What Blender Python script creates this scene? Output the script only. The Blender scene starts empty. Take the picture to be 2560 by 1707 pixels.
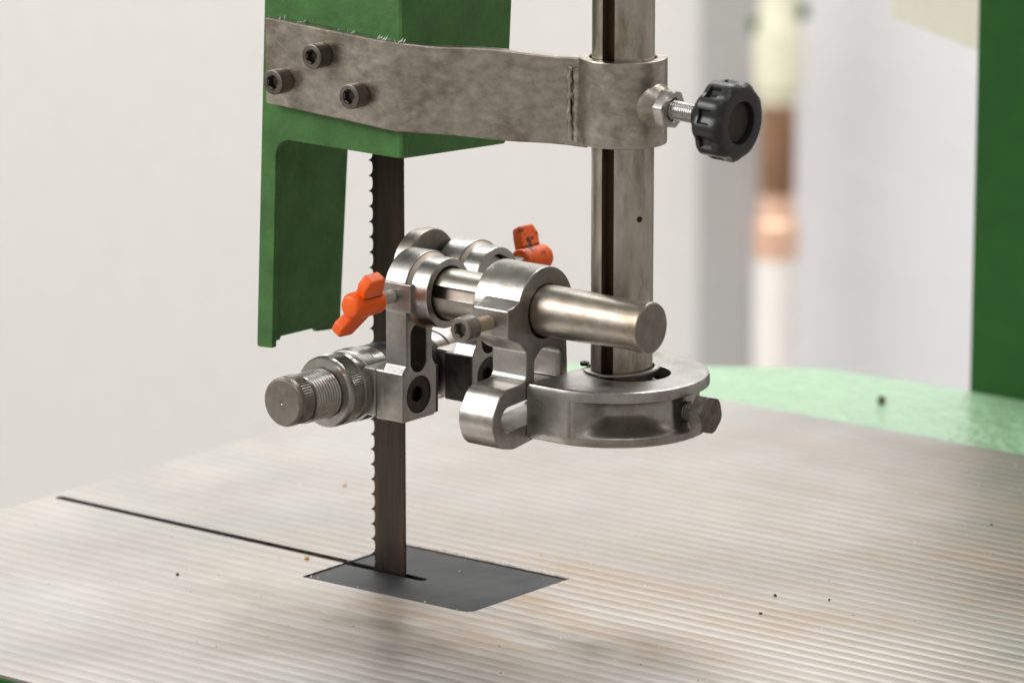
import bpy, bmesh, math, random
from mathutils import Vector, Matrix, noise
random.seed(7)
sc = bpy.context.scene
C = sc.collection
MM = 0.001
PI = math.pi

# ------------------------------------------------------------------ camera
cam_d = bpy.data.cameras.new("camera")
cam = bpy.data.objects.new("camera", cam_d); C.objects.link(cam)
PITCH, YAW = 0.22708, 0.673794
cam_d.sensor_width = 36.0
cam_d.lens = 160.71
cam_d.clip_start, cam_d.clip_end = 0.05, 60.0
d = Vector((-math.sin(YAW)*math.cos(PITCH), math.cos(YAW)*math.cos(PITCH), -math.sin(PITCH)))
r = Vector((math.cos(YAW), math.sin(YAW), 0)); u = r.cross(d)
M = Matrix((r, u, -d)).transposed().to_4x4()
M.translation = Vector((1423.64, -1696.997, 632.63))*MM
cam.matrix_world = M
cam_d.dof.use_dof = True
cam_d.dof.focus_distance = 2.21
cam_d.dof.aperture_fstop = 8.6
sc.camera = cam

# ------------------------------------------------------------------ world, lamps, exposure
w = bpy.data.worlds.new("World"); sc.world = w; w.use_nodes = True
bg = w.node_tree.nodes["Background"]
bg.inputs[0].default_value = (0.84, 0.79, 0.72, 1); bg.inputs[1].default_value = 0.48
def area(name, loc, target, sx, sy, power, col=(1, .99, .97)):
    l = bpy.data.lights.new(name, 'AREA'); l.shape = 'RECTANGLE'; l.size = sx; l.size_y = sy
    l.energy = power; l.color = col
    o = bpy.data.objects.new(name, l); C.objects.link(o); o.location = loc
    o.rotation_euler = (Vector(target)-Vector(loc)).to_track_quat('-Z', 'Y').to_euler()
    return o
area("ceiling_lamp", (-0.25, 1.15, 2.1), (-0.1, 0.1, 0), 1.1, 0.25, 21)
area("ceiling_lamp", (0.9, -0.5, 2.1), (0.9, -0.5, 0), 1.3, 0.3, 5)
area("ceiling_lamp", (-1.9, 1.2, 2.1), (-1.9, 1.4, 0), 2.4, 0.6, 39)
area("ceiling_lamp", (-0.2, 2.3, 2.1), (-0.2, 2.6, 0), 2.4, 0.6, 39)
area("left_soft_light", (-2.7, -2.9, 2.5), (0, 0, 0.1), 2.6, 1.8, 150, (1, .985, .97))  # soft lamp out of view, added to brighten the faces turned left
sc.view_settings.view_transform = 'Standard'
sc.view_settings.look = 'None'
sc.view_settings.exposure = 0.1
sc.view_settings.gamma = 1.0
sc.view_settings.use_curve_mapping = False

# ------------------------------------------------------------------ materials
def newmat(name):
    m = bpy.data.materials.new(name); m.use_nodes = True
    nt = m.node_tree; return m, nt, nt.nodes["Principled BSDF"]
def N(nt, t, **k):
    n = nt.nodes.new(t)
    for a, v in k.items(): setattr(n, a, v)
    return n
def coords(nt, scale=(1, 1, 1)):
    tc = N(nt, 'ShaderNodeTexCoord'); mp = N(nt, 'ShaderNodeMapping')
    mp.inputs['Scale'].default_value = scale
    nt.links.new(tc.outputs['Object'], mp.inputs[0]); return mp.outputs[0]
def noise_n(nt, co, scale, detail=4, rough=.55):
    n = N(nt, 'ShaderNodeTexNoise'); n.inputs['Scale'].default_value = scale
    n.inputs['Detail'].default_value = detail; n.inputs['Roughness'].default_value = rough
    nt.links.new(co, n.inputs['Vector']); return n.outputs['Fac']
def ramp(nt, fac, stops):
    n = N(nt, 'ShaderNodeValToRGB'); cr = n.color_ramp
    while len(cr.elements) < len(stops): cr.elements.new(.5)
    for e, (p, c) in zip(cr.elements, stops):
        e.position = p; e.color = c if len(c) == 4 else (*c, 1)
    nt.links.new(fac, n.inputs[0]); return n.outputs[0]
def g(v): return (v, v, v)
def mixc(nt, fac, a, b, mode='MIX'):
    n = N(nt, 'ShaderNodeMix', data_type='RGBA', blend_type=mode)
    for s, v in ((0, fac), (6, a), (7, b)):
        if isinstance(v, (int, float)): n.inputs[s].default_value = v
        elif isinstance(v, tuple): n.inputs[s].default_value = (*v, 1) if len(v) == 3 else v
        else: nt.links.new(v, n.inputs[s])
    return n.outputs[2]
def bump(nt, bsdf, h, strength, dist):
    b = N(nt, 'ShaderNodeBump'); b.inputs['Strength'].default_value = strength
    b.inputs['Distance'].default_value = dist
    nt.links.new(h, b.inputs['Height']); nt.links.new(b.outputs[0], bsdf.inputs['Normal']); return b

def metal(name, c0, c1, rough=(.3, .45), scale=120, stain=None, stain_scale=45, stain_at=(.55, .75), stretch=(1, 1, 1), bmp=.12, metallic=1.0):
    m, nt, b = newmat(name)
    co = coords(nt, stretch)
    n1 = noise_n(nt, co, scale, 6, .65)
    col = ramp(nt, n1, [(.25, c0), (.75, c1)])
    if stain:
        n2 = noise_n(nt, co, stain_scale, 7, .68)
        f = ramp(nt, n2, [(stain_at[0], g(0)), (stain_at[1], g(1))])
        col = mixc(nt, f, col, stain)
    nt.links.new(col, b.inputs['Base Color'])
    b.inputs['Metallic'].default_value = metallic
    n3 = noise_n(nt, co, scale*.6, 5, .6)
    nt.links.new(ramp(nt, n3, [(.3, g(rough[0])), (.7, g(rough[1]))]), b.inputs['Roughness'])
    n4 = noise_n(nt, co, scale*6, 3, .6)
    # sparse scratches and tool marks in two directions
    s1 = noise_n(nt, coords(nt, (scale*1.2, scale*14, scale*9)), 1.0, 2, .5)
    s2 = noise_n(nt, coords(nt, (scale*11, scale*9, scale*.8)), 1.0, 2, .5)
    mx = N(nt, 'ShaderNodeMath', operation='ADD'); nt.links.new(s1, mx.inputs[0]); nt.links.new(s2, mx.inputs[1])
    mx2 = N(nt, 'ShaderNodeMath', operation='MULTIPLY_ADD'); nt.links.new(mx.outputs[0], mx2.inputs[0]); mx2.inputs[1].default_value = .5; nt.links.new(n4, mx2.inputs[2])
    bump(nt, b, mx2.outputs[0], bmp, .0003)
    return m

STEEL = metal("machined steel", (.33, .32, .30), (.52, .505, .475), (.24, .38), 130, (.27, .22, .165), 38, (.60, .80))
ROD = metal("stained rod steel", (.31, .29, .26), (.48, .45, .40), (.32, .44), 90, (.22, .16, .105), 40, (.48, .74), (.5, 1, 1))
STEELD = metal("dull steel", (.20, .185, .165), (.32, .30, .27), (.34, .48), 150, (.20, .155, .11), 60, (.54, .74))
CAST = metal("ground cast steel", (.30, .29, .272), (.48, .465, .44), (.28, .44), 110, (.23, .165, .105), 42, (.55, .80), bmp=.22)
STRAP = metal("blotched bar steel", (.27, .243, .21), (.60, .55, .485), (.26, .40), 200, (.17, .128, .095), 34, (.48, .70), (.65, .65, 1), bmp=.3)
POST = metal("worn post steel", (.35, .32, .28), (.60, .555, .485), (.30, .45), 150, (.19, .14, .085), 60, (.50, .72), (1, 1, .3), bmp=.25)
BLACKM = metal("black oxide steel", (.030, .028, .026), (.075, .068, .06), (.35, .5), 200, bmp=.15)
BOLT = metal("dark bolt steel", (.10, .09, .08), (.24, .22, .20), (.35, .5), 200, (.12, .075, .04), 90, (.55, .75))
GROOVE = metal("brown oiled keyway", (.035, .022, .013), (.075, .05, .03), (.4, .55), 90, stretch=(1, 1, .2))
RUST = metal("rusty screw thread", (.30, .235, .17), (.46, .37, .27), (.4, .55), 300)
RUSTY = metal("rust stained steel", (.34, .29, .24), (.48, .44, .39), (.45, .6), 90, (.27, .12, .045), 45, (.50, .66))
COPPER = metal("copper", (.85, .54, .39), (.93, .66, .51), (.5, .6), 20, metallic=.7)
BROWNPIPE = metal("browned copper", (.26, .14, .085), (.56, .35, .22), (.35, .45), 12)

def paint(name, c, rough=.4, bscale=260, bstr=.35, bdist=.0006, var=.25, spec=.5, dirt=None):
    m, nt, b = newmat(name); co = coords(nt)
    n1 = noise_n(nt, co, 60, 5, .6)
    lo = tuple(x*(1-var) for x in c); hi = tuple(min(1, x*(1+var)) for x in c)
    col = ramp(nt, n1, [(.3, lo), (.7, hi)])
    if dirt:
        n2 = noise_n(nt, co, dirt[1], 6, .7)
        col = mixc(nt, ramp(nt, n2, [(dirt[2], g(0)), (dirt[3], g(1))]), col, dirt[0])
    nt.links.new(col, b.inputs['Base Color'])
    b.inputs['Roughness'].default_value = rough
    b.inputs['Specular IOR Level'].default_value = spec
    bump(nt, b, noise_n(nt, co, bscale, 3, .5), bstr, bdist)
    return m
GREEN = paint("hammered green paint", (.054, .158, .040), .45, 330, .5, .0008, .22, spec=.35, dirt=((.035, .05, .02), 26, .62, .78))
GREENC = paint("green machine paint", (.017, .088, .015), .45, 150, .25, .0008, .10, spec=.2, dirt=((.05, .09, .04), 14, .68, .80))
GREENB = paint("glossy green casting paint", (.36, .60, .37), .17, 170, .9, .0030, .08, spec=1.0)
ORANGE = paint("orange powder coat", (.95, .125, .004), .42, 700, .25, .0003, .06)
ORANGEW = paint("worn orange powder coat", (.85, .115, .006), .48, 700, .3, .0003, .12, dirt=((.07, .03, .02), 130, .55, .60))
PLASTIC = paint("black moulded plastic", (.013, .0145, .017), .36, 900, .3, .0002, .2)
DIRTPL = paint("dusty brown plastic", (.032, .024, .019), .7, 500, .4, .0003, .4)
RUBBER = paint("black pad", (.012, .012, .013), .45, 500, .2, .0002, .3)
CREAM = paint("cream sheet metal paint", (.62, .60, .50), .45, 80, .1, .0005, .03)
WALLM = paint("warm white plaster", (.69, .685, .676), .85, 5, .1, .002, .03)
WALLC = paint("cool white panel paint", (.74, .75, .785), .7, 5, .05, .002, .03)
WALLG = paint("grey strip paint", (.43, .425, .43), .7, 5, .05, .002, .03)
PIPEW = paint("white pipe lagging", (.86, .83, .81), .6, 20, .1, .002, .03)
VALVE = paint("cream valve paint", (.78, .76, .60), .4, 20, .1, .002, .1)
FLOORM = paint("grey concrete", (.46, .44, .41), .8, 20, .3, .003, .2)
CRUMB_D = paint("dark crumb", (.06, .035, .02), .8)
CRUMB_O = paint("orange crumb", (.75, .25, .05), .7)
CRUMB_Y = paint("amber crumb", (.6, .33, .06), .7)
SWARF = paint("white swarf", (.85, .86, .84), .6)

def blade_mat():
    m, nt, b = newmat("dark blade steel"); co = coords(nt, (1, 1, .06))
    n = noise_n(nt, co, 260, 5, .6)
    nt.links.new(ramp(nt, n, [(.3, (.028, .025, .021)), (.55, (.050, .040, .031)), (.72, (.085, .048, .029))]), b.inputs['Base Color'])
    b.inputs['Metallic'].default_value = .85
    b.inputs['Roughness'].default_value = .42
    bump(nt, b, noise_n(nt, co, 900, 2), .1, .0002)
    return m
BLADE = blade_mat()

def insert_mat():
    m, nt, b = newmat("dark grey insert plate"); co = coords(nt)
    n = noise_n(nt, co, 40, 5, .6)
    nt.links.new(ramp(nt, n, [(.3, (.030, .032, .036)), (.7, (.054, .056, .060))]), b.inputs['Base Color'])
    nt.links.new(ramp(nt, noise_n(nt, co, 28, 4), [(.3, g(.46)), (.7, g(.62))]), b.inputs['Roughness'])
    b.inputs['Metallic'].default_value = .15
    b.inputs['Specular IOR Level'].default_value = .22
    bump(nt, b, noise_n(nt, co, 1200, 2), .2, .0002)
    return m
INSERT = insert_mat()

def table_mat():
    m, nt, b = newmat("planed cast iron table"); L = nt.links
    tc = N(nt, 'ShaderNodeTexCoord'); sep = N(nt, 'ShaderNodeSeparateXYZ'); L.new(tc.outputs['Object'], sep.inputs[0])
    # planing feed ridges run along X, one every 9.5 mm, with a little wander
    wob = noise_n(nt, coords(nt, (1.5, 14, 1)), 1.0, 3)
    def math_(op, a, bb=None):
        n = N(nt, 'ShaderNodeMath', operation=op)
        for i, v in enumerate((a, bb)):
            if v is None: continue
            if isinstance(v, (int, float)): n.inputs[i].default_value = v
            else: L.new(v, n.inputs[i])
        return n.outputs[0]
    y = math_('ADD', sep.outputs['Y'], math_('MULTIPLY', wob, .004))
    ph = math_('MULTIPLY', y, 2*PI/.0095)
    s = math_('SINE', ph)
    s2 = math_('SINE', math_('MULTIPLY', ph, 2.0))
    ridge = math_('ADD', s, math_('MULTIPLY', s2, .25))
    fine = noise_n(nt, coords(nt, (6, 600, 1)), 1.0, 4, .7)
    big = noise_n(nt, coords(nt), 7, 5, .6)
    mid = noise_n(nt, coords(nt, (9, 26, 1)), 1.0, 6, .65)
    amp = ramp(nt, noise_n(nt, coords(nt, (3, 9, 1)), 1.0, 3), [(.3, g(.35)), (.7, g(1))])
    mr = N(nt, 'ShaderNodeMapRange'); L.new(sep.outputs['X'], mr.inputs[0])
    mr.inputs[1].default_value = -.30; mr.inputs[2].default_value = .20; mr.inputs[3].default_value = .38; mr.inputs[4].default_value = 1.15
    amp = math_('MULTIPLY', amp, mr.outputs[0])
    h = math_('ADD', math_('MULTIPLY', ridge, amp), math_('MULTIPLY', fine, .35))
    bump(nt, b, h, 1.0, .00013)
    col = ramp(nt, big, [(.3, (.365, .350, .330)), (.7, (.525, .512, .493))])
    # rubbed, rust-tinted wear: strongest round the insert and toward the right
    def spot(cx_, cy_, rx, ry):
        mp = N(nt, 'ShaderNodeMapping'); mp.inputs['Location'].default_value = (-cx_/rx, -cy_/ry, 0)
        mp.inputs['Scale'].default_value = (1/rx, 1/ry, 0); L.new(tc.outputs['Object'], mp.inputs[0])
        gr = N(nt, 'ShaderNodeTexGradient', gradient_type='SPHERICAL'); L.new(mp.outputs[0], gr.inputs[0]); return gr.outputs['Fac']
    near = math_('ADD', math_('MULTIPLY', spot(.02, -.10, .20, .15), 1.0), math_('MULTIPLY', spot(.20, .12, .42, .36), .8))
    rust = math_('MULTIPLY', ramp(nt, mid, [(.38, g(0)), (.80, g(1))]), math_('ADD', math_('MULTIPLY', near, 1.15), .16))
    col = mixc(nt, rust, col, (.37, .275, .195))
    col = mixc(nt, math_('MULTIPLY', near, .28), col, (.40, .325, .25))
    grime_shadow = math_('MULTIPLY', ramp(nt, noise_n(nt, coords(nt, (11, 22, 1)), 1.0, 4, .6), [(.46, g(0)), (.78, g(1))]), math_('ADD', math_('MULTIPLY', spot(-.01, -.155, .17, .07), 1.2), math_('MULTIPLY', spot(.09, -.125, .11, .05), 1.1)))
    col = mixc(nt, grime_shadow, col, (.20, .17, .13))  # greasy stain plus the guides' soft shadow, painted into the colour
    grv = ramp(nt, math_('MULTIPLY_ADD', s, .5), [(0, g(1)), (1, g(1))])
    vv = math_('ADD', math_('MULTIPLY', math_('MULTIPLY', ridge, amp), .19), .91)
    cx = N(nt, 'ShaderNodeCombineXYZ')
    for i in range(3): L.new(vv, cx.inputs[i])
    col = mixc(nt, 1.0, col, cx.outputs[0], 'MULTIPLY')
    L.new(col, b.inputs['Base Color'])
    b.inputs['Metallic'].default_value = .70
    L.new(ramp(nt, mid, [(.3, g(.35)), (.7, g(.50))]), b.inputs['Roughness'])
    return m
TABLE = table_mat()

# ------------------------------------------------------------------ builders (all geometry is given in millimetres)
def tag(o, label=None, cat=None, group=None, kind=None):
    if label: o['label'] = label
    if cat: o['category'] = cat
    if group: o['group'] = group
    if kind: o['kind'] = kind
    return o
def thing(name, label, cat, base, group=None):
    o = bpy.data.objects.new(name, None); C.objects.link(o)
    o.empty_display_size = .02
    o.location = Vector(base)*MM; o['base'] = base
    return tag(o, label, cat, group)
def root_base(o):
    while o.parent: o = o.parent
    return Vector(o.get('base', (0, 0, 0)))
def build(name, bm, mat, parent=None, sharp=28, base=None, wn=True):
    off = root_base(parent) if parent else Vector(base or (0, 0, 0))
    bmesh.ops.recalc_face_normals(bm, faces=bm.faces[:])
    for v in bm.verts: v.co = (v.co-off)*MM
    me = bpy.data.meshes.new(name); bm.to_mesh(me); bm.free()
    for p in me.polygons: p.use_smooth = True
    me.set_sharp_from_angle(angle=math.radians(sharp))
    me.materials.append(mat)
    o = bpy.data.objects.new(name, me); C.objects.link(o)
    if wn:
        md = o.modifiers.new("wn", 'WEIGHTED_NORMAL'); md.keep_sharp = True
    if parent: o.parent = parent
    else:
        o.location = off*MM; o['base'] = tuple(off)
    return o
def frame(axis):
    a = Vector(axis).normalized()
    t = Vector((0, 0, 1)) if abs(a.z) < .9 else Vector((1, 0, 0))
    e1 = (t-a*t.dot(a)).normalized(); e2 = a.cross(e1)
    return a, e1, e2
def hexr(ang, ap):
    q = (ang % (PI/3))-PI/6
    return ap/math.cos(q)
def lathe(bm, p, axis, prof, seg=48, rot=0.0):
    """prof: (t, r[, mode, val]); mode 'k' knurl depth, 'h' hexagon apothem r"""
    a, e1, e2 = frame(axis); p = Vector(p); rings = []
    for it in prof:
        t, rr = it[0], it[1]; mode = it[2] if len(it) > 2 else None
        if rr <= 1e-6:
            rings.append([bm.verts.new(p+a*t)]); continue
        ring = []
        for i in range(seg):
            an = 2*PI*i/seg+rot; q = rr
            if mode == 'h': q = hexr(2*PI*i/seg, rr)
            elif mode == 'hc': q = min(hexr(2*PI*i/seg, rr), it[3])
            elif mode == 'k': q = rr-(it[3] if i % 2 else 0)
            elif mode == 'f': q = rr*it[3](2*PI*i/seg)
            ring.append(bm.verts.new(p+a*t+(e1*math.cos(an)+e2*math.sin(an))*q))
        rings.append(ring)
    for A, B in zip(rings, rings[1:]):
        if len(A) == 1 and len(B) == 1: continue
        for i in range(seg):
            j = (i+1) % seg
            if len(A) == 1: bm.faces.new((A[0], B[i], B[j]))
            elif len(B) == 1: bm.faces.new((A[i], A[j], B[0]))
            else: bm.faces.new((A[i], A[j], B[j], B[i]))
    return bm
def cyl(p, axis, t0, t1, r_, ch=.5, seg=48, bm=None):
    bm = bm or bmesh.new()
    return lathe(bm, p, axis, [(t0, 0), (t0, r_-ch), (t0+ch, r_), (t1-ch, r_), (t1, r_-ch), (t1, 0)], seg)
def ringsolid(p, axis, t0, t1, ro, ri, ch=.6, seg=64, bm=None):
    bm = bm or bmesh.new()
    c2 = ch*.5
    lathe(bm, p, axis, [(t0, ri+ch), (t0, ro-ch), (t0+ch*.3, ro-ch*.3), (t0+ch, ro), (t1-ch, ro), (t1-ch*.3, ro-ch*.3), (t1, ro-ch), (t1, ri+c2), (t1-c2, ri), (t0+c2, ri), (t0, ri+ch)], seg)
    bmesh.ops.remove_doubles(bm, verts=bm.verts[:], dist=1e-4)
    return bm
def box(x0, x1, y0, y1, z0, z1, ch=.6, bm=None):
    bm = bm or bmesh.new()
    b2 = bmesh.new(); bmesh.ops.create_cube(b2, size=1)
    for v in b2.verts:
        v.co = Vector(((x0+x1)/2+v.co.x*(x1-x0), (y0+y1)/2+v.co.y*(y1-y0), (z0+z1)/2+v.co.z*(z1-z0)))
    if ch > 0: bmesh.ops.bevel(b2, geom=b2.edges[:], offset=ch, segments=2, profile=.5, affect='EDGES')
    me = bpy.data.meshes.new("tmp"); b2.to_mesh(me); b2.free(); bm.from_mesh(me); bpy.data.meshes.remove(me)
    return bm
def fillet(pts, seg=8):
    """pts: (u, v, radius) closed polygon -> rounded list of (u, v)"""
    out = []; n = len(pts)
    for i in range(n):
        p = Vector(pts[i][:2]); rad = pts[i][2] if len(pts[i]) > 2 else 0
        if rad <= 0: out.append((p.x, p.y)); continue
        a = (Vector(pts[i-1][:2])-p); b = (Vector(pts[(i+1) % n][:2])-p)
        la, lb = a.length, b.length; a.normalize(); b.normalize()
        ang = math.acos(max(-1, min(1, a.dot(b)))); t = min(rad/math.tan(ang/2), la*.49, lb*.49)
        rr = t*math.tan(ang/2)
        c = p+(a+b).normalized()*(rr/math.sin(ang/2))
        s = p+a*t-c; e = p+b*t-c
        a0 = math.atan2(s.y, s.x); da = math.atan2(s.x*e.y-s.y*e.x, s.dot(e))
        for k in range(seg+1):
            q = a0+da*k/seg; out.append((c.x+rr*math.cos(q), c.y+rr*math.sin(q)))
    return out
def circle(cu, cv, r_, seg=48): return [(cu+r_*math.cos(2*PI*i/seg), cv+r_*math.sin(2*PI*i/seg)) for i in range(seg)]
def arc(cu, cv, r_, a0, a1, seg=24):
    return [(cu+r_*math.cos(math.radians(a0+(a1-a0)*i/seg)), cv+r_*math.sin(math.radians(a0+(a1-a0)*i/seg))) for i in range(seg+1)]
def area2(l): return sum(l[i-1][0]*l[i][1]-l[i][0]*l[i-1][1] for i in range(len(l)))/2
def offset_in(l, dd):
    """move a CCW loop inwards by dd (for a CW hole loop the solid side is the left too)"""
    out = []; n = len(l)
    for i in range(n):
        p0, p, p1 = Vector(l[i-1]), Vector(l[i]), Vector(l[(i+1) % n])
        t0 = (p-p0).normalized(); t1 = (p1-p).normalized()
        n0 = Vector((-t0.y, t0.x)); n1 = Vector((-t1.y, t1.x)); m = n0+n1
        if m.length < 1e-6: m = n0
        m.normalize(); k = dd/max(.35, m.dot(n0)); q = p+m*k
        out.append((q.x, q.y))
    return out
def extrude(outer, holes, axis, a0, a1, ch=.6, bm=None, ch_holes=None, lo=None, hi=None):
    bm = bm or bmesh.new(); start = len(bm.verts)
    def clean(l):
        o = [l[0]]
        for q in l[1:]:
            if (Vector(q)-Vector(o[-1])).length > 1e-3: o.append(q)
        if (Vector(o[0])-Vector(o[-1])).length < 1e-3: o.pop()
        return o
    loops = [clean(outer)]+[clean(h) for h in holes]
    if area2(loops[0]) < 0: loops[0].reverse()
    for h in loops[1:]:
        if area2(h) > 0: h.reverse()
    def P3(q, a):
        if axis == 'x': return Vector((a, q[0], q[1]))
        if axis == 'y': return Vector((q[0], a, q[1]))
        return Vector((q[0], q[1], a))
    caps = [[], []]
    for li, l in enumerate(loops):
        c = ch if li == 0 or ch_holes is None else ch_holes
        k0 = c if lo is None else lo; k1 = c if hi is None else hi
        if c > 0: lv = ([(a0, k0), (a0+k0*.3, k0*.3), (a0+k0, 0)] if k0 > 0 else [(a0, 0)])+([(a1-k1, 0), (a1-k1*.3, k1*.3), (a1, k1)] if k1 > 0 else [(a1, 0)])
        else: lv = [(a0, 0), (a1, 0)]
        rings = []
        for a, o in lv:
            q = offset_in(l, o) if o else l
            rings.append([bm.verts.new(P3(x, a)) for x in q])
        n = len(l)
        for A, B in zip(rings, rings[1:]):
            for i in range(n):
                j = (i+1) % n; bm.faces.new((A[i], A[j], B[j], B[i]))
        for ci, R_ in ((0, rings[0]), (1, rings[-1])):
            caps[ci] += [bm.edges.get((R_[i], R_[(i+1) % n])) for i in range(n)]
    for es in caps:
        res = bmesh.ops.triangle_fill(bm, use_beauty=True, edges=es)
    return bm
def sweep_tube(pts, r_, seg=10, bm=None):
    bm = bm or bmesh.new(); rings = []
    for i, p in enumerate(pts):
        p = Vector(p); t = Vector(pts[min(i+1, len(pts)-1)])-Vector(pts[max(i-1, 0)])
        a, e1, e2 = frame(t)
        rings.append([bm.verts.new(p+(e1*math.cos(2*PI*k/seg)+e2*math.sin(2*PI*k/seg))*r_) for k in range(seg)])
    for A, B in zip(rings, rings[1:]):
        for i in range(seg): bm.faces.new((A[i], A[(i+1) % seg], B[(i+1) % seg], B[i]))
    bm.faces.new(rings[0]); bm.faces.new(rings[-1])
    return bm
def thread(p, axis, t0, t1, r_, pitch=1.5, depth=.7, seg=32, bm=None):
    bm = bm or bmesh.new(); prof = [(t0, 0), (t0, r_-depth)]; t = t0
    while t+pitch < t1:
        prof += [(t+pitch*.35, r_), (t+pitch*.6, r_), (t+pitch*.95, r_-depth)]; t += pitch
    prof += [(t1, r_-depth), (t1, 0)]
    return lathe(bm, p, axis, prof, seg)
def socket_head(p, axis, r_, h, hexap, depth, bm=None, ch=.7):
    """cap screw head; p is the centre of the outer face, axis points outwards"""
    bm = bm or bmesh.new()
    return lathe(bm, p, axis, [(-h, 0), (-h, r_-.2), (-h+.2, r_), (-ch, r_), (-ch*.35, r_-ch*.3), (0, r_-ch), (0, hexap*1.2), (-.5, hexap*1.16), (-.9, hexap, 'h'), (-depth, hexap, 'h'), (-depth-.8, 0)], 48)

# ------------------------------------------------------------------ the room behind
DH = Vector((-math.sin(YAW), math.cos(YAW), 0))
def room(uu, dep, z): # metres across, metres deep along the room, height: a frame turned like the back wall
    return r*uu+DH*dep+Vector((0, 0, z))
def room_box(name, u0, u1, d0, d1, z0, z1, mat, parent=None, ch=0.0, yaw=0, base=None):
    bm = box(u0*1000, u1*1000, d0*1000, d1*1000, z0*1000, z1*1000, ch)
    Mx = Matrix((r, DH, Vector((0, 0, 1)))).transposed()
    for v in bm.verts: v.co = Mx @ v.co
    return build(name, bm, mat, parent, base=base, wn=False)
WD = 2.8
tag(room_box("floor", -5, 5, -3.2, WD+.3, -1.05, -.95, FLOORM), "grey concrete workshop floor below the saw", kind='structure')
tag(room_box("wall", -5, .262, WD, WD+.15, -.95, 1.9, WALLM), "warm white plaster wall, out of focus behind the saw", kind='structure')
tag(room_box("wall_panel", .262, 5, WD+.02, WD+.17, -.95, 1.9, WALLC), "cool white wall to the right behind the pipe", kind='structure')
room_box("wall_strip", .262, .322, WD-.002, WD+.019, -.95, 1.9, WALLG).name = "grey_wall_strip"  # flat grey strip laid on the wall beside the pipe
tag(bpy.data.objects["grey_wall_strip"], "blurred grey upright strip on the wall left of the copper and white pipe", "door jamb")  # only a flat grey strip is built here

pc = room(.346, WD-.06, 0)*1000
pipe = thing("pipe", "out of focus white lagged pipe with brown and copper upper section by the wall", "pipe", (pc.x, pc.y, -950))
build("lagging", cyl((pc.x, pc.y, 0), (0, 0, 1), -950, -417, 23.5, 2, 32), PIPEW, pipe)
build("copper_collar", lathe(bmesh.new(), (pc.x, pc.y, 0), (0, 0, 1), [(-417, 0), (-417, 23), (-412, 25), (-378, 25), (-372, 20), (-345, 19), (-345, 0)], 32), COPPER, pipe)
build("copper_run", cyl((pc.x, pc.y, 0), (0, 0, 1), -345, -243, 20, 1, 32), BROWNPIPE, pipe)
bm = lathe(bmesh.new(), (pc.x, pc.y, 0), (0, 0, 1), [(-243, 0), (-243, 21), (-228, 21), (-224, 27), (-165, 28), (-150, 22), (-120, 20), (-60, 20), (400, 20), (400, 0)], 32)
build("valve", bm, VALVE, pipe)
bm = cyl((pc.x, pc.y, -150), (.78, .62, .35), -34, 34, 9, 2, 16)
build("valve_lever", bm, GREENC, pipe)

# ------------------------------------------------------------------ saw frame: column, shelf, cream door
col = thing("saw_column", "dark green upright column of the saw rising at the right edge behind the table", "column", (70, 615, -10))
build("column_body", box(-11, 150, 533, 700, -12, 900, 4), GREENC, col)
shelf_pts = fillet([(240, 396), (240, 534), (-40, 535, 60), (-112, 529, 25), (-146, 505, 25), (-260, 430, 30), (-260, 300, 10), (-200, 300), (-200, 396)], 10)
shelf = thing("saw_base_casting", "light green glossy casting shelf behind the back edge of the table", "casting", (100, 465, -110))
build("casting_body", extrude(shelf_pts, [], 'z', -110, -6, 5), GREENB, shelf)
build("set_screw", lathe(bmesh.new(), (-30.5, 471, -6.2), (0, 0, 1), [(-2, 2.4), (4.0, 2.4), (4.6, 2.0), (4.6, 1.3), (2, 1.2), (2, 0)], 20), BOLT, shelf)
dr = thing("cream_door", "cream sheet metal door standing ajar beside the green column at upper right", "door", (-80, 600, 190))

# ------------------------------------------------------------------ table
def table():
    t = thing("saw_table", "bright planed cast iron saw table with fine ridges and a dark saw slot", "saw table", (50, 80, -45))
    T0, T1, Y0, Y1 = -250, 470, -246, 402
    hole = [(-40.2, -.6), (-40.2, -33), (-38, -33.2), (60, -30.6), (64, -29.6), (66.4, -27), (67.4, 47.6), (-40.4, 46.2), (-40.2, 5.6), (-243.5, 5.2), (-245.6, 2.3), (-243.5, -.6)]
    # pocket in the middle, saw slot running out to the left edge
    bm = extrude(fillet([(T0, Y0, 6), (T1, Y0, 6), (T1, Y1, 6), (T0, Y1, 6)], 5), [hole], 'z', -44, 0, .7, ch_holes=.35)
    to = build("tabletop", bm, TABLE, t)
    to.data.materials.append(BOLT)   # the sawn slot and pocket walls are raw, oily iron
    for p in to.data.polygons:
        c = p.center*1000+Vector((50, 80, -45))
        if abs(p.normal.z) < .3 and T0+3 < c.x < T1-3 and Y0+3 < c.y < Y1-3: p.material_index = 1
    outer = fillet([(T0-1.2, Y0-1.2, 7), (T1+1.2, Y0-1.2, 7), (T1+1.2, Y1+1.2, 7), (T0-1.2, Y1+1.2, 7)], 5)
    inner = fillet([(T0+.15, Y0+.15, 6), (T1-.15, Y0+.15, 6), (T1-.15, Y1-.15, 6), (T0+.15, Y1-.15, 6)], 5)
    build("painted_rim", extrude(outer, [inner], 'z', -46, -1.6, .3), GREENC, t)
    build("underside_plate", box(-245, 465, -240, 397, -52, -46.5, 1), GREENC, t)
table()
ins = [(-39.4, 5.4), (-39.4, 45.2, 1.5), (66.2, 46.8, 1.0), (65.6, -28.6, 7), (-39.0, -32.2, 1.2), (-39.4, -.6), (11, -.2, 2.4), (11, 5.3, 2.4)]
bm = extrude(fillet(ins, 6), [], 'z', -8, -.6, .5)
tin = build("table_insert", bm, INSERT, base=(13, 7, -8)); tin.data.materials.append(BLACKM)
for p in tin.data.polygons:
    if abs(p.normal.z) < .3: p.material_index = 1   # sawn edges
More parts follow.
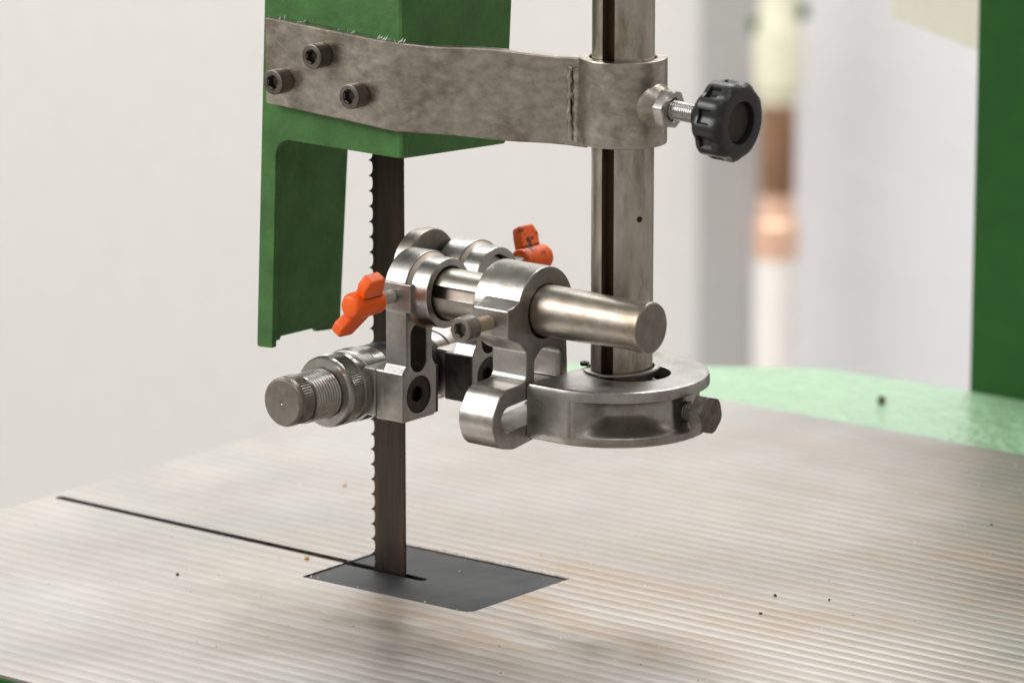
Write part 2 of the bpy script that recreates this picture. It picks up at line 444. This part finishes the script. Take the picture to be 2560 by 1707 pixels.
tag(tin, "dark grey insert plate set in the table around the blade", "insert plate")

# ------------------------------------------------------------------ saw blade
YB = 2.4
def blade():
    bm = bmesh.new(); z0, z1, pitch = -70.0, 520.0, 7.78
    pts = [(-1.8, z0), (-1.8, z1)]
    n = int((z1-z0)/pitch); z = z1
    left = []
    for i in range(n):
        zz = z1-i*pitch
        left += [(-19.9, zz-.2), (-19.55, zz-2.0), (-19.6, zz-4.2), (-20.1, zz-5.7), (-21.2, zz-6.6), (-22.3, zz-7.15), (-20.8, zz-7.5)]
    pts += [(a-1.9, b) for a, b in left]
    extrude(pts[::1], [], 'y', YB-.55, YB+.55, 0, bm)
    return tag(build("band_saw_blade", bm, BLADE, base=(-10, YB, 0), wn=False), "dark upright band saw blade with hooked teeth on its left edge", "saw blade")
blade()

# ------------------------------------------------------------------ green blade guard
def guard():
    t = thing("blade_guard", "green painted blade guard with a narrow lower leg beside the blade", "blade guard", (-10, 0, 115))
    TOP = 520
    # front plate with its rounded cut-out and the narrow leg
    def lx(z): return -56.2-(291-z)*.0455
    fr = [(lx(TOP), TOP), (lx(116), 116, 1.5), (-54.0, 116.6, .8), (-50.4, 205), (-49.8, 223.2, 19), (31.6, 222.4, 4), (31.6, TOP)]
    build("front_plate", extrude(fillet(fr, 9), [], 'y', -38, -34.5, .5), GREEN, t)
    # right-hand plate (bent round from the front plate)
    rp = [(-34.4, 222.4), (41, 218.6, 1.5), (46, 291), (60, TOP), (-34.4, TOP)]
    build("side_plate", extrude(fillet(rp, 4), [], 'x', 28.4, 31.9, .5), GREEN, t)
    build("bend_edge", cyl((29.6, -35.7, 0), (0, 0, 1), 222.6, TOP, 2.75, .6, 24), GREEN, t)
    # long plate on the far left, seen from inside
    lp = [(-34.4, 117.4), (-24.5, 117.6), (-24, 119.2), (2.4, 118.8), (3.6, 116.8), (21.5, 115.2), (24, 207), (27, 290), (36, TOP), (-34.4, TOP)]
    bm = extrude(lp, [], 'x', -1.5, 1.5, .4)
    for v in bm.verts: v.co.x += lx(v.co.z)+2.2
    build("inner_plate", bm, GREEN, t)
    build("top_web", box(-56, 28, -34, 40, 330, 334, .5), GREEN, t)
guard()

# ------------------------------------------------------------------ steel bracket arm with post collar
PX, PY = 125.2, 14.0
def bracket():
    t = thing("bracket_arm", "blotched flat steel arm bolted across the green guard and welded to a post collar", "bracket", (30, -41, 232))
    # plan path of the bar, 6 mm thick
    path = [(-50.2, -44.2), (20, -44.2)]+[(20+26*math.sin(math.radians(a)), -44.2+26*(1-math.cos(math.radians(a)))) for a in (6, 12, 18, 24, 30)]
    a0 = path[-1]; dirx = Vector((math.cos(math.radians(31)), math.sin(math.radians(31))))
    for s in (12, 24, 36, 48, 60, 72, 84, 90): path.append((a0[0]+dirx.x*s, a0[1]+dirx.y*s))
    # resample finely so the edges can be slightly uneven
    fine = []
    for A, B in zip(path, path[1:]):
        L_ = (Vector(B)-Vector(A)).length; k = max(1, int(L_/2.5))
        for i in range(k): fine.append(tuple(Vector(A).lerp(Vector(B), i/k)))
    fine.append(path[-1])
    bm = bmesh.new(); rings = []; s = 0
    for i, q in enumerate(fine):
        p0, p1 = Vector(fine[max(0, i-1)]), Vector(fine[min(len(fine)-1, i+1)])
        tg = (p1-p0).normalized(); nn = Vector((-tg.y, tg.x))
        if i: s += (Vector(q)-Vector(fine[i-1])).length
        zt = 284-.056*s; zb = 241.6-.062*s
        if s > 80: zt -= .55*math.sin((s-80)*.10)*min(1, (s-80)/20); zb += .3*math.sin(s*.13)
        fq = Vector(q); bq = fq+nn*6; c = .7
        prof = [(fq+nn*c, zb), (fq, zb+c), (fq, zt-c), (fq+nn*c, zt), (bq-nn*c, zt), (bq, zt-c), (bq, zb+c), (bq-nn*c, zb)]
        rings.append([bm.verts.new((p.x, p.y, z)) for p, z in prof])
    for A, B in zip(rings, rings[1:]):
        for k in range(8): bm.faces.new((A[k], A[(k+1) % 8], B[(k+1) % 8], B[k]))
    bm.faces.new(rings[0]); bm.faces.new(rings[-1])
    build("flat_bar", bm, STRAP, t)
    build("collar", ringsolid((PX, PY, 0), (0, 0, 1), 234, 275.5, 21.2, 16.2, .9, 72), STRAP, t)
    # weld seam where the bar meets the collar
    bm = bmesh.new()
    rnd = random.Random(3)
    for (wx, wy, rb, rv, z1) in ((107.2, 2.6, 2.4, .2, 270), (103.2, 1.3, 1.2, .15, 271)):
        prof = []; z = 234.0
        while z < z1:
            prof.append((z, rb+rnd.random()*rv)); z += 1.1+rnd.random()*.9
        prof = [(prof[0][0]-.5, 0)]+prof+[(prof[-1][0]+.5, 0)]
        bm = lathe(bmesh.new(), (wx, wy, 0), (0, 0, 1), prof, 18)
        for v in bm.verts:
            q = noise.noise(v.co*.45); v.co.x += q*1.3; v.co.y -= abs(noise.noise(v.co*.35))*1.2
        build("weld_seam", bm, STRAP, t, sharp=60)
    # welded boss, lock nut
    KA = Vector((1, 0, -.05)); KP = Vector((PX, PY, 254.5))
    build("boss", lathe(bmesh.new(), KP, KA, [(10, 0), (10, 13.2), (16, 12.6), (19, 11.8), (21.6, 10.4), (23.6, 8.8), (24.8, 8.2), (25.4, 7.6), (25.4, 0)], 40), STRAP, t, sharp=50)
    build("lock_nut", lathe(bmesh.new(), KP, KA, [(24.2, 0), (24.2, 8.0), (24.7, 8.6, 'h'), (29.6, 8.6, 'hc', 9.55), (30.4, 8.2), (30.4, 6.0), (29.6, 5.3), (28, 5.2), (28, 0)], 48, rot=.35), STEEL, t)
    # three socket cap screws into the guard
    for (x, z) in ((-13.4, 269.4), (-38.6, 254.2), (10.2, 252.4)):
        build("cap_screw", socket_head((x, -52.6, z), (0, -1, 0), 6.2, 8.3, 3.1, 4.2), BOLT, t)
    return KA, KP
KA, KP = bracket()

def knob():
    t = thing("clamp_knob", "black fluted plastic knob on a threaded stud at the post collar", "knob", KP+KA*55)
    build("stud", thread(KP, KA, 26, 52, 4.7, 1.25, .28, 32), STEEL, t)
    NL = 9
    def flute(a): # shallow flats between lobes
        q = (a/(2*PI)*NL) % 1; return 1-.075*(math.exp(-((q-.5)/.27)**2))
    def pocket(a):
        q = (a/(2*PI)*NL) % 1; return flute(a)-(.085 if abs(q-.5) < .27 else 0)
    R1 = 19.3
    bm = lathe(bmesh.new(), KP, KA, [(46, 0), (46, 8.0), (47, 8.6), (49, 9.2), (52.0, 13.0), (52.9, 16.0, 'f', flute), (54.0, 18.2, 'f', flute), (55.4, R1, 'f', flute), (57.0, R1, 'f', flute), (57.3, R1, 'f', pocket), (63.4, R1, 'f', pocket), (63.7, R1, 'f', flute), (66.6, R1, 'f', flute), (68.2, 18.5, 'f', flute), (69.3, 16.8), (69.7, 15.2), (69.7, 10.9), (69.3, 10.4), (66.2, 10.0), (66.0, 0)], 9*22, rot=.3)
    build("grip", bm, PLASTIC, t, sharp=40)
    build("centre_plug", cyl(KP, KA, 65, 66.6, 9.8, .4, 32), DIRTPL, t)
knob()

# ------------------------------------------------------------------ guide post with keyway
def post():
    t = thing("guide_post", "round steel guide post with a dark keyway through collar and holder", "post", (PX, PY, 96))
    R_ = 15.0; a_mid = math.degrees(YAW)-90-30
    hw = math.degrees(math.asin(3.3/R_))
    outer = arc(PX, PY, R_, a_mid+hw, a_mid-hw+360, 80)
    m = Vector((math.cos(math.radians(a_mid)), math.sin(math.radians(a_mid)))); n_ = Vector((-m.y, m.x))
    c = Vector((PX, PY))
    outer += [tuple(c+m*9.0-n_*3.3), tuple(c+m*9.0+n_*3.3)]
    build("shaft", extrude(outer, [], 'z', 97, 520, .4), POST, t, sharp=20)
    kb = [tuple(c+m*9.1-n_*3.2), tuple(c+m*10.4-n_*3.2), tuple(c+m*10.4+n_*3.2), tuple(c+m*9.1+n_*3.2)]
    build("keyway_floor", extrude(kb, [], 'z', 98, 519, 0), GROOVE, t)
    va = Vector((math.sin(YAW+.55), -math.cos(YAW+.55), 0))
    build("dimple", lathe(bmesh.new(), Vector((PX, PY, 199))+va*15.05, va, [(.08, 0), (.08, 1.2), (.0, 1.5), (-.3, 1.6)], 20), GROOVE, t)
    # open retaining ring with two lugs
    bm = bmesh.new()
    a0 = a_mid-4
    ro = arc(PX, PY, 18.6, -152+14, -152+346, 60); ri = arc(PX, PY, 16.0, -152+346, -152+14, 60)
    extrude(ro+ri, [], 'z', 122.6, 124.0, .2, bm)
    lug = Vector((PX+18*math.cos(math.radians(-168)), PY+18*math.sin(math.radians(-168))))
    for v in bm.verts: v.co.z += (v.co.x-PX)*.03+(v.co.y-PY)*.035+.3
    build("retaining_ring", bm, STEEL, t)
    bm = ringsolid((lug.x-2.0, lug.y, 0), (0, 0, 1), 122.5, 124.3, 2.3, .8, .3, 20)
    build("ring_lug", bm, BLACKM, t)
post()

# ------------------------------------------------------------------ post holder
def holder():
    t = thing("post_holder", "rounded steel holder with a waisted rim around the foot of the post", "post holder", (125, 12, 95))
    cx_, cy_, R_ = 122.0, 12.0, 46.5
    a = -86.0
    plan = [(105.3, -34.5), (cx_+R_*math.cos(math.radians(a)), cy_+R_*math.sin(math.radians(a)))]+arc(cx_, cy_, R_, a+3, 108, 40)+[(105.3, 50)]
    hole = circle(131.2, 13.6, 19.2, 56)
    build("top_flange", extrude(plan, [hole], 'z', 116.8, 122.2, 2.2, ch_holes=.5, lo=0), CAST, t)
    build("bottom_flange", extrude(plan, [circle(PX, PY, 16.2, 48)], 'z', 94.5, 98.8, 2.2, ch_holes=.4, hi=0), CAST, t)
    # block at the left in one piece, and a smoothly hollowed waist with a swelling for the bolt
    build("block", extrude(fillet([(105.3, -34.5), (131.2, -34.0, 3), (133.2, -22), (130, 0), (105.3, 50)], 6), [circle(PX, PY, 17.5, 40)], 'z', 98.8, 116.8, 0), CAST, t)
    def sm(x): x = max(0, min(1, x)); return x*x*(3-2*x)
    bm = bmesh.new(); rings = []; K = 18
    for i in range(121):
        th = -80+190*i/120; ring = []
        wall = 1-sm((th+78)/20.0); boss = sm((th+30)/20.0)*(1-sm((th-26)/18.0))
        for k in range(K+1):
            z = 98.7+(117.0-98.7)*k/K; q = (z-108.6)/9.0; ex = 2.0 if q < 0 else 4.5; q = min(1, abs(q))
            rin = 31.5+14.3*q**ex; rout = 46.0
            rr = rin+(rout-rin)*max(wall, .74*boss*(1-q**4*.3))
            ring.append(bm.verts.new((cx_+rr*math.cos(math.radians(th)), cy_+rr*math.sin(math.radians(th)), z)))
        rings.append(ring)
    for A, B in zip(rings, rings[1:]):
        for k in range(K): bm.faces.new((A[k], A[k+1], B[k+1], B[k]))
    build("waist", bm, CAST, t, sharp=70)
    bp, ba = (124.5, 14, 107.9), (1, 0, 0)
    build("bolt_stud", thread(bp, ba, 38, 48, 4.9, 1.5, .4, 28), BOLT, t)
    build("hex_bolt_head", lathe(bmesh.new(), bp, ba, [(47.2, 0), (47.2, 7.5), (47.5, 8.4, 'h'), (53.4, 8.4, 'h'), (54.3, 8.4, 'hc', 8.9), (54.7, 7.8), (54.7, 0)], 48, rot=.25), BOLT, t)
holder()

# ------------------------------------------------------------------ rod clamp with looped foot
RY, RZ = 20.7, 155.0    # rods lie at y = 1.2 -/+ 20.7
YC = 1.2
def rod_clamp():
    t = thing("rod_clamp", "large steel clamp ring on the front rod with a slotted loop foot", "clamp", (95, -30, 92))
    yc, zc = YC-RY, 154.6
    # one profile in the y-z plane: ring, leg, S-curve and loop
    out = arc(yc, zc, 21.6, 2, 158, 40)
    out += fillet([(out[-1][0], out[-1][1]), (-43.4, 160.6, 3), (-48.8, 159.6, 1.6), (-48.6, 145.8, 1.2), (-39.0, 141.6, 3), (-34.6, 137.0, 3), (-34.4, 122.4, 4), (-53.0, 121.2, 9), (-61.4, 107.6, 12), (-56.5, 93.6, 10), (-44.0, 91.0, 6), (-2.6, 96.6, 2), (-2.4, 126, 0), (-3.0, 137, 3), (1.4, 150, 0)], 8)[1:]
    slot = fillet([(-54.2, 107.6, 5), (-50.5, 99.6, 5), (-8, 104.2, 4), (-8, 116.0, 4), (-33, 113.6, 2), (-50.0, 112.4, 5)], 7)
    win = fillet([(-28.2, 119.5, 1), (-7.4, 119.5, 1), (-7.6, 134.0, 6), (-12.6, 136.6, 5), (-22.6, 136.6, 6), (-28.2, 132, 5)], 6)
    bore = circle(yc, zc, 13.3, 56)
    build("casting", extrude(out, [bore, slot, win], 'x', 84, 105, .8, ch_holes=.6), CAST, t)
    build("clamp_ring", ringsolid((0, yc, zc), (1, 0, 0), 77, 86, 21.65, 13.25, .9, 72), CAST, t)
    sp = (93.6, -70.5, 152.6); ax = (0, -1, 0)
    build("screw_shank", thread(sp, ax, -24, -7, 3.6, 1.3, .45, 24), RUST, t)
    build("screw_head", socket_head(sp, ax, 6.2, 8.6, 3.1, 4.4), STEELD, t)
rod_clamp()

def rods():
    p = (0, YC-RY, RZ)
    prof = [(84, 0), (84, 12), (84.6, 12.5), (112, 12.55), (130, 12.3), (152, 11.75), (161, 11.8), (165, 12.3), (167.2, 12.5), (168.0, 12.2), (168.5, 11.5), (168.5, 0)]
    bm = lathe(bmesh.new(), p, (1, 0, 0), prof, 64)
    # rear length with a keyway milled along its left side
    am, hw = 165.0, math.degrees(math.asin(3.0/12.5))
    ol = arc(YC-RY, RZ, 12.5, am+hw, am-hw+360, 64)
    m = Vector((math.cos(math.radians(am)), math.sin(math.radians(am)))); n_ = Vector((-m.y, m.x)); c = Vector((YC-RY, RZ))
    ol += [tuple(c+m*7.6-n_*3.0), tuple(c+m*7.6+n_*3.0)]
    extrude(ol, [], 'x', 30, 84.3, 0, bm)
    for f in bm.faces: f.material_index = 0
    tag(build("guide_rod", bm, ROD, base=(100, YC-RY, RZ)), "bright steel rod through both clamp rings with a flared end toward the viewer", "rod", "guide rods")
    fr = bpy.data.objects["guide_rod"]; fr.data.materials.append(STEELD)
    for p_ in fr.data.polygons:
        if p_.normal.x > .9 and p_.center.x > .06: p_.material_index = 1
    p = (0, YC+RY-3.7, RZ-.6)
    tag(build("guide_rod", cyl(p, (1, 0, 0), 26, 41, 12.5, .6, 64), STEEL, base=(34, YC+RY-3.7, RZ-.6)), "short steel rod sunk in the rear guide ring behind the large clamp", "rod", "guide rods")
rods()

# ------------------------------------------------------------------ side guides, near and far, mirrored about the blade
def guide(s, label):
    t = thing("side_guide", label, "blade guide", (10, YC+s*30, 84), "side guides gripping the blade")
    def my(bm):
        if s > 0:
            for v in bm.verts: v.co.y = 2*YC-v.co.y-3.7; v.co.z -= .6
        return bm
    y0, zc = YC-RY, RZ
    # bracket profile: ring, leg with oval slot, foot block
    out = arc(y0, zc, 19.5, -62, 190, 52)
    out += fillet([out[-1], (-37.7, 146, 1), (-37.7, 119.6, 2), (-40.6, 116.2, 1.5), (-40.6, 91.8, 1.2), (-14.8, 91.8, 3), (-14.6, 116.0, 3), (-17.8, 121, 3), (-17.8, 136.8, 3.5), (out[0][0]-.5, out[0][1]-.2)], 6)[1:-1]
    bore = circle(y0, zc, 13.4, 48)
    oval = arc(-28.2, 134.0, 5.9, 0, 180, 14)+arc(-28.2, 121.4, 5.9, 180, 360, 14)
    cs = circle(-28.0, 104.2, 9.2, 40)
    build("bracket", my(extrude(out, [bore, oval, cs], 'x', 19.8, 33, .8, ch_holes=.7)), CAST, t)
    build("foot_block", my(extrude(fillet([(-40.65, 91.7, 1.2), (-14.7, 91.7, 3), (-14.5, 117.2, 2), (-40.65, 117.2, 1.4)], 5), [cs], 'x', 15.8, 21.5, .8)), CAST, t)
    build("shade_plate", my(box(16.6, 32.6, -14.9, -12.8, 92.6, 116.4, .5)), BLACKM, t)  # black plate added on the foot's inner face in place of shade
    build("oval_recess", my(extrude(arc(-28.2, 134.0, 6.5, 0, 180, 10)+arc(-28.2, 121.4, 6.5, 180, 360, 10), [], 'x', 20.2, 22.2, 0)), BOLT, t)
    build("step_ring", my(ringsolid((0, y0, zc), (1, 0, 0), 30, 45.2, 17.3, 13.4, .9, 64)), STEEL, t)
    build("rusty_joint", my(lathe(bmesh.new(), (0, y0, zc), (1, 0, 0), [(32.5, 17.0), (32.5, 18.9), (33.25, 18.6), (34.3, 17.6), (35.2, 17.32), (35.2, 17.0)], 64)), RUSTY, t)
    build("screw_boss", my(box(17.6, 36.8, -38.9, -28.5, 146.8, 161.2, 1.0)), CAST, t)
    build("countersunk_screw", my(lathe(bmesh.new(), (32.2, -28.0, 104.2), (1, 0, 0), [(-10, 0), (-10, 9.0), (0, 9.0), (.3, 8.6), (0, 5.0), (-.4, 4.4), (-.7, 3.6, 'h'), (-4, 3.6, 'h'), (-4.6, 0)], 48)), BLACKM, t)
    # barrel across the foot, with clamp collar, knurled ring, threaded sleeve and thumb knob (axis along -y)
    bp, ax = (-5.5, 0, 104.4), (0, -1, 0)
    build("barrel", my(lathe(bmesh.new(), bp, ax, [(19.5, 0), (19.5, 15.5), (20.1, 17.0), (30, 17.25), (33, 16.8), (36, 16.4), (38, 16.4), (39.5, 17.3), (41, 17.5), (43, 16.8), (43, 0)], 64)), STEEL, t)
    build("clamp_lug", my(box(7.5, 15.4, -40.2, -17, 92.6, 116.8, 1.0)), CAST, t)
    build("clamp_collar", my(ringsolid(bp, ax, 28, 37.2, 18.3, 14, 1.6, 64)), CAST, t)
    build("guide_pad", my(lathe(bmesh.new(), bp, ax, [(-.2, 0), (-.2, 12.5), (.3, 13), (1.6, 14.6), (4.0, 16.4), (9.0, 17.1), (9.6, 16.4), (10.6, 16.4), (11.2, 17.2), (20.0, 17.2), (20.0, 0)], 48)), RUBBER, t)
    kn = [(42.6, 0), (42.6, 17.0), (43.4, 17.7), (43.8, 17.7, 'k', .38), (51.6, 17.7, 'k', .38), (52.2, 17.8), (54.0, 17.5), (55.2, 16.6), (55.2, 12.9), (54.0, 12.9), (54.0, 0)]
    build("knurled_ring", my(lathe(bmesh.new(), bp, ax, kn, 200)), STEEL, t)
    build("threaded_sleeve", my(thread(bp, ax, 53, 73.5, 12.4, 1.9, .45, 56)), STEEL, t)
    kn = [(72.6, 0), (72.6, 10.6), (73.8, 11.2), (74.6, 11.4), (75.0, 12.2, 'k', .36), (81.6, 12.2, 'k', .36), (82.0, 12.3), (83.8, 12.3), (85.0, 11.8), (85.7, 11.0), (85.9, 1.0), (85.6, .5), (85.6, 0)]
    build("thumb_knob", my(lathe(bmesh.new(), (-5.5, 0, 105.2), ax, kn, 110)), STEELD, t)
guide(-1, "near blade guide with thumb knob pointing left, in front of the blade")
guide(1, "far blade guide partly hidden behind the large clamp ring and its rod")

# thrust disc behind the blade, between the two guides
td = thing("thrust_disc", "half hidden round steel disc above and behind the near guide ring", "disc", (13, .2, 141))
build("disc", lathe(bmesh.new(), (0, .2, 160.4), (1, 0, 0), [(12.2, 0), (12.2, 19.4), (12.7, 20.0), (16.8, 20.0), (17.6, 19.6), (18, 18.9), (18, 0)], 64), STEELD, td)
build("back_rim", lathe(bmesh.new(), (0, .2, 160.4), (1, 0, 0), [(8.0, 0), (8.0, 18.2), (8.6, 19.0), (11.8, 19.0), (12.1, 18.4), (12.1, 0)], 64), STEELD, td)

# ------------------------------------------------------------------ orange wing screws
def wing_screw(s, phi, lean0, label, mat, out=0.0):
    base_y = YC+s*(48+out)
    t = thing("wing_screw", label, "wing screw", (25, base_y, 154), "orange wing screws on the side guides")
    hp, ax = (25, YC+s*out, 154.2), (0, s, 0)
    build("stud", thread(hp, ax, 34-out, 54, 3.4, 1.25, .4, 24), STEEL, t)
    build("hub", lathe(bmesh.new(), hp, ax, [(51.0, 0), (51.0, 5.8), (51.8, 6.5), (60, 6.7), (69.5, 6.5), (71.3, 5.4), (72.0, 4.4), (72.2, 0)], 40), mat, t, sharp=50)
    for sg in (1, -1):
        lean = lean0 if sg > 0 else lean0+2.0
        rad = Vector((math.sin(phi), 0, math.cos(phi)))*sg
        tan = Vector((0, s, 0)).cross(rad)
        ctr = Vector((25, YC+s*out, 154.2))
        # outline in (axial, radial) coordinates; the wing widens slightly and leans outwards
        pts = fillet([(53.6, 4.6, 1), (67.0, 4.6, 1), (67.4+lean, 12, 3), (64.5+lean*1.5, 17.4, 1.6), (54.2+lean*1.5, 17.8, 1.6), (53.0+lean, 12, 4)], 5)
        bm = bmesh.new(); extrude(pts, [], 'z', -3.3, 3.3, 1.3, bm)
        for v in bm.verts:
            q = v.co.copy(); v.co = ctr+Vector((0, s, 0))*q.x+rad*q.y+tan*q.z
        build("wing", bm, mat, t, sharp=55)
    rad = Vector((math.sin(phi), 0, math.cos(phi))); tan = Vector((0, s, 0)).cross(rad); bm = bmesh.new()
    extrude([(54.4, 6.2), (67.2, 6.2), (67.4, 6.95), (54.2, 6.95)], [], 'z', -3.4, 3.4, 0, bm)
    for v in bm.verts:
        q = v.co.copy(); v.co = Vector((25, YC+s*out, 154.2))+Vector((0, s, 0))*q.x+rad*q.y+tan*q.z
    build("dark_seam", bm, CRUMB_D, t)  # dark strip across the root of the upper wing
    return t
wing_screw(-1, math.radians(33), 3.0, "clean orange wing screw at the left, in front of the blade", ORANGE)
wing_screw(1, math.radians(-30), 3.0, "chipped orange wing screw at the right, behind the large clamp ring", ORANGEW, 9.0)

# ------------------------------------------------------------------ crumbs and swarf
def lump(rad, seed):
    rn = random.Random(seed); bm = bmesh.new(); bmesh.ops.create_icosphere(bm, subdivisions=1, radius=rad)
    for v in bm.verts: v.co = Vector((v.co.x*(.8+rn.random()*.6), v.co.y*(.7+rn.random()*.5), v.co.z*(.5+rn.random()*.4)))
    return bm
def crumb(x, y, rad, mat, label, z=0):
    bm = lump(rad, int(x*31+y*7))
    for v in bm.verts: v.co += Vector((x, y, z+rad*.5))
    tag(build("crumb", bm, mat, base=(x, y, z), wn=False), label, "crumb", "crumbs lying on the saw table")
crumb(-59.4, -7.2, 1.25, CRUMB_Y, "amber crumb on the table just in front of the saw slot, near the insert")
crumb(-90.6, -70.3, 1.0, CRUMB_D, "dark brown crumb alone on the left part of the table before the slot")
crumb(-139.3, 115.6, .9, CRUMB_O, "orange crumb on the table behind the slot, left of the blade")
crumb(166.3, 86.6, .9, CRUMB_D, "dark crumb on the right table, left one of the upper pair")
crumb(178.9, 56.7, .9, CRUMB_D, "dark crumb lowest on the right part of the table")
crumb(191.7, 97.1, .7, CRUMB_D, "tiny dark crumb farthest right of the three lower right ones")
crumb(177.6, 266, .8, CRUMB_D, "small dark crumb near the right edge, far up the table")
crumb(-150, 455, 2.2, GREENC, "green paint flake on the light green casting left of the set screw", -6)
bm = bmesh.new(); rn = random.Random(5)
def sliver(c, L_, wv, up):
    a = rn.random()*PI; dv = Vector((math.cos(a), math.sin(a), up)).normalized(); sv = dv.cross(Vector((.3, .5, 1))).normalized()
    p = Vector(c); q = [p-sv*wv, p+sv*wv, p+dv*L_+sv*wv*.4, p+dv*L_-sv*wv*.4]
    h = Vector((0, 0, .15)); a_ = [bm.verts.new(x) for x in q]; b_ = [bm.verts.new(x+h) for x in q]
    bm.faces.new(a_[::-1]); bm.faces.new(b_)
    for i in range(4): bm.faces.new((a_[i], a_[(i+1) % 4], b_[(i+1) % 4], b_[i]))
for i in range(150): # along the back edge of the insert
    x = rn.uniform(-20, 66); sliver((x, 47.2+rn.uniform(-.2, 2.0), .05), rn.uniform(.5, 1.5), .24, rn.uniform(0, .4))
for i in range(10):
    sliver((rn.uniform(-39, 66), rn.choice((-31, 46))+rn.uniform(-1, 1), .05), rn.uniform(.8, 1.6), .3, .3)
for i in range(14):
    sliver((rn.uniform(-40, -39), rn.uniform(-30, 45), .02), rn.uniform(.6, 1.3), .25, .3)
for i in range(120):
    sliver((rn.uniform(-230, 400), rn.uniform(-200, 390), .03), rn.uniform(.4, 1.2), .2, .1)
tag(build("white_swarf", bm, SWARF, wn=False), "fine white swarf along the insert edges and scattered on the table", kind='stuff')
bm = bmesh.new()
for x, n in ((-42, 5), (-30, 4), (2, 5), (21, 7), (25, 6), (-5, 2), (33, 4)):
    for k in range(n):
        sliver((x+rn.uniform(-1.6, 1.6), rn.uniform(-43.5, -39), 284-.052*(x+50)-.1), rn.uniform(.8, 2.4), .25, rn.uniform(.2, 1.6))
tag(build("arm_swarf", bm, SWARF, wn=False), "tiny white chips lying on the top edge of the steel arm", kind='stuff')
bm = bmesh.new()
for i in range(150):
    x, y = rn.uniform(-235, 400), rn.uniform(-220, 390)
    if -41 < x < 68 and -34 < y < 49: continue
    b2 = rn.uniform(.15, .42)
    vs = [bm.verts.new((x+b2*math.cos(k*PI/2+.4), y+b2*1.3*math.sin(k*PI/2+.4), .02)) for k in range(4)]; tp = bm.verts.new((x, y, b2))
    for k in range(4): bm.faces.new((vs[k], vs[(k+1) % 4], tp))
tag(build("fine_dust", bm, CRUMB_D, wn=False), "scattered fine dark dust specks on the saw table", kind='stuff')

# cream door hinged at the column, standing a little open
bm = box(0, 162, 0, 14, 0, 420, 1)
Mz = Matrix.Rotation(math.atan2(-71, 105.6), 3, 'Z')
for v in bm.verts: v.co = Mz @ v.co+Vector((-145, 644, 190))
build("door_leaf", bm, CREAM, dr)
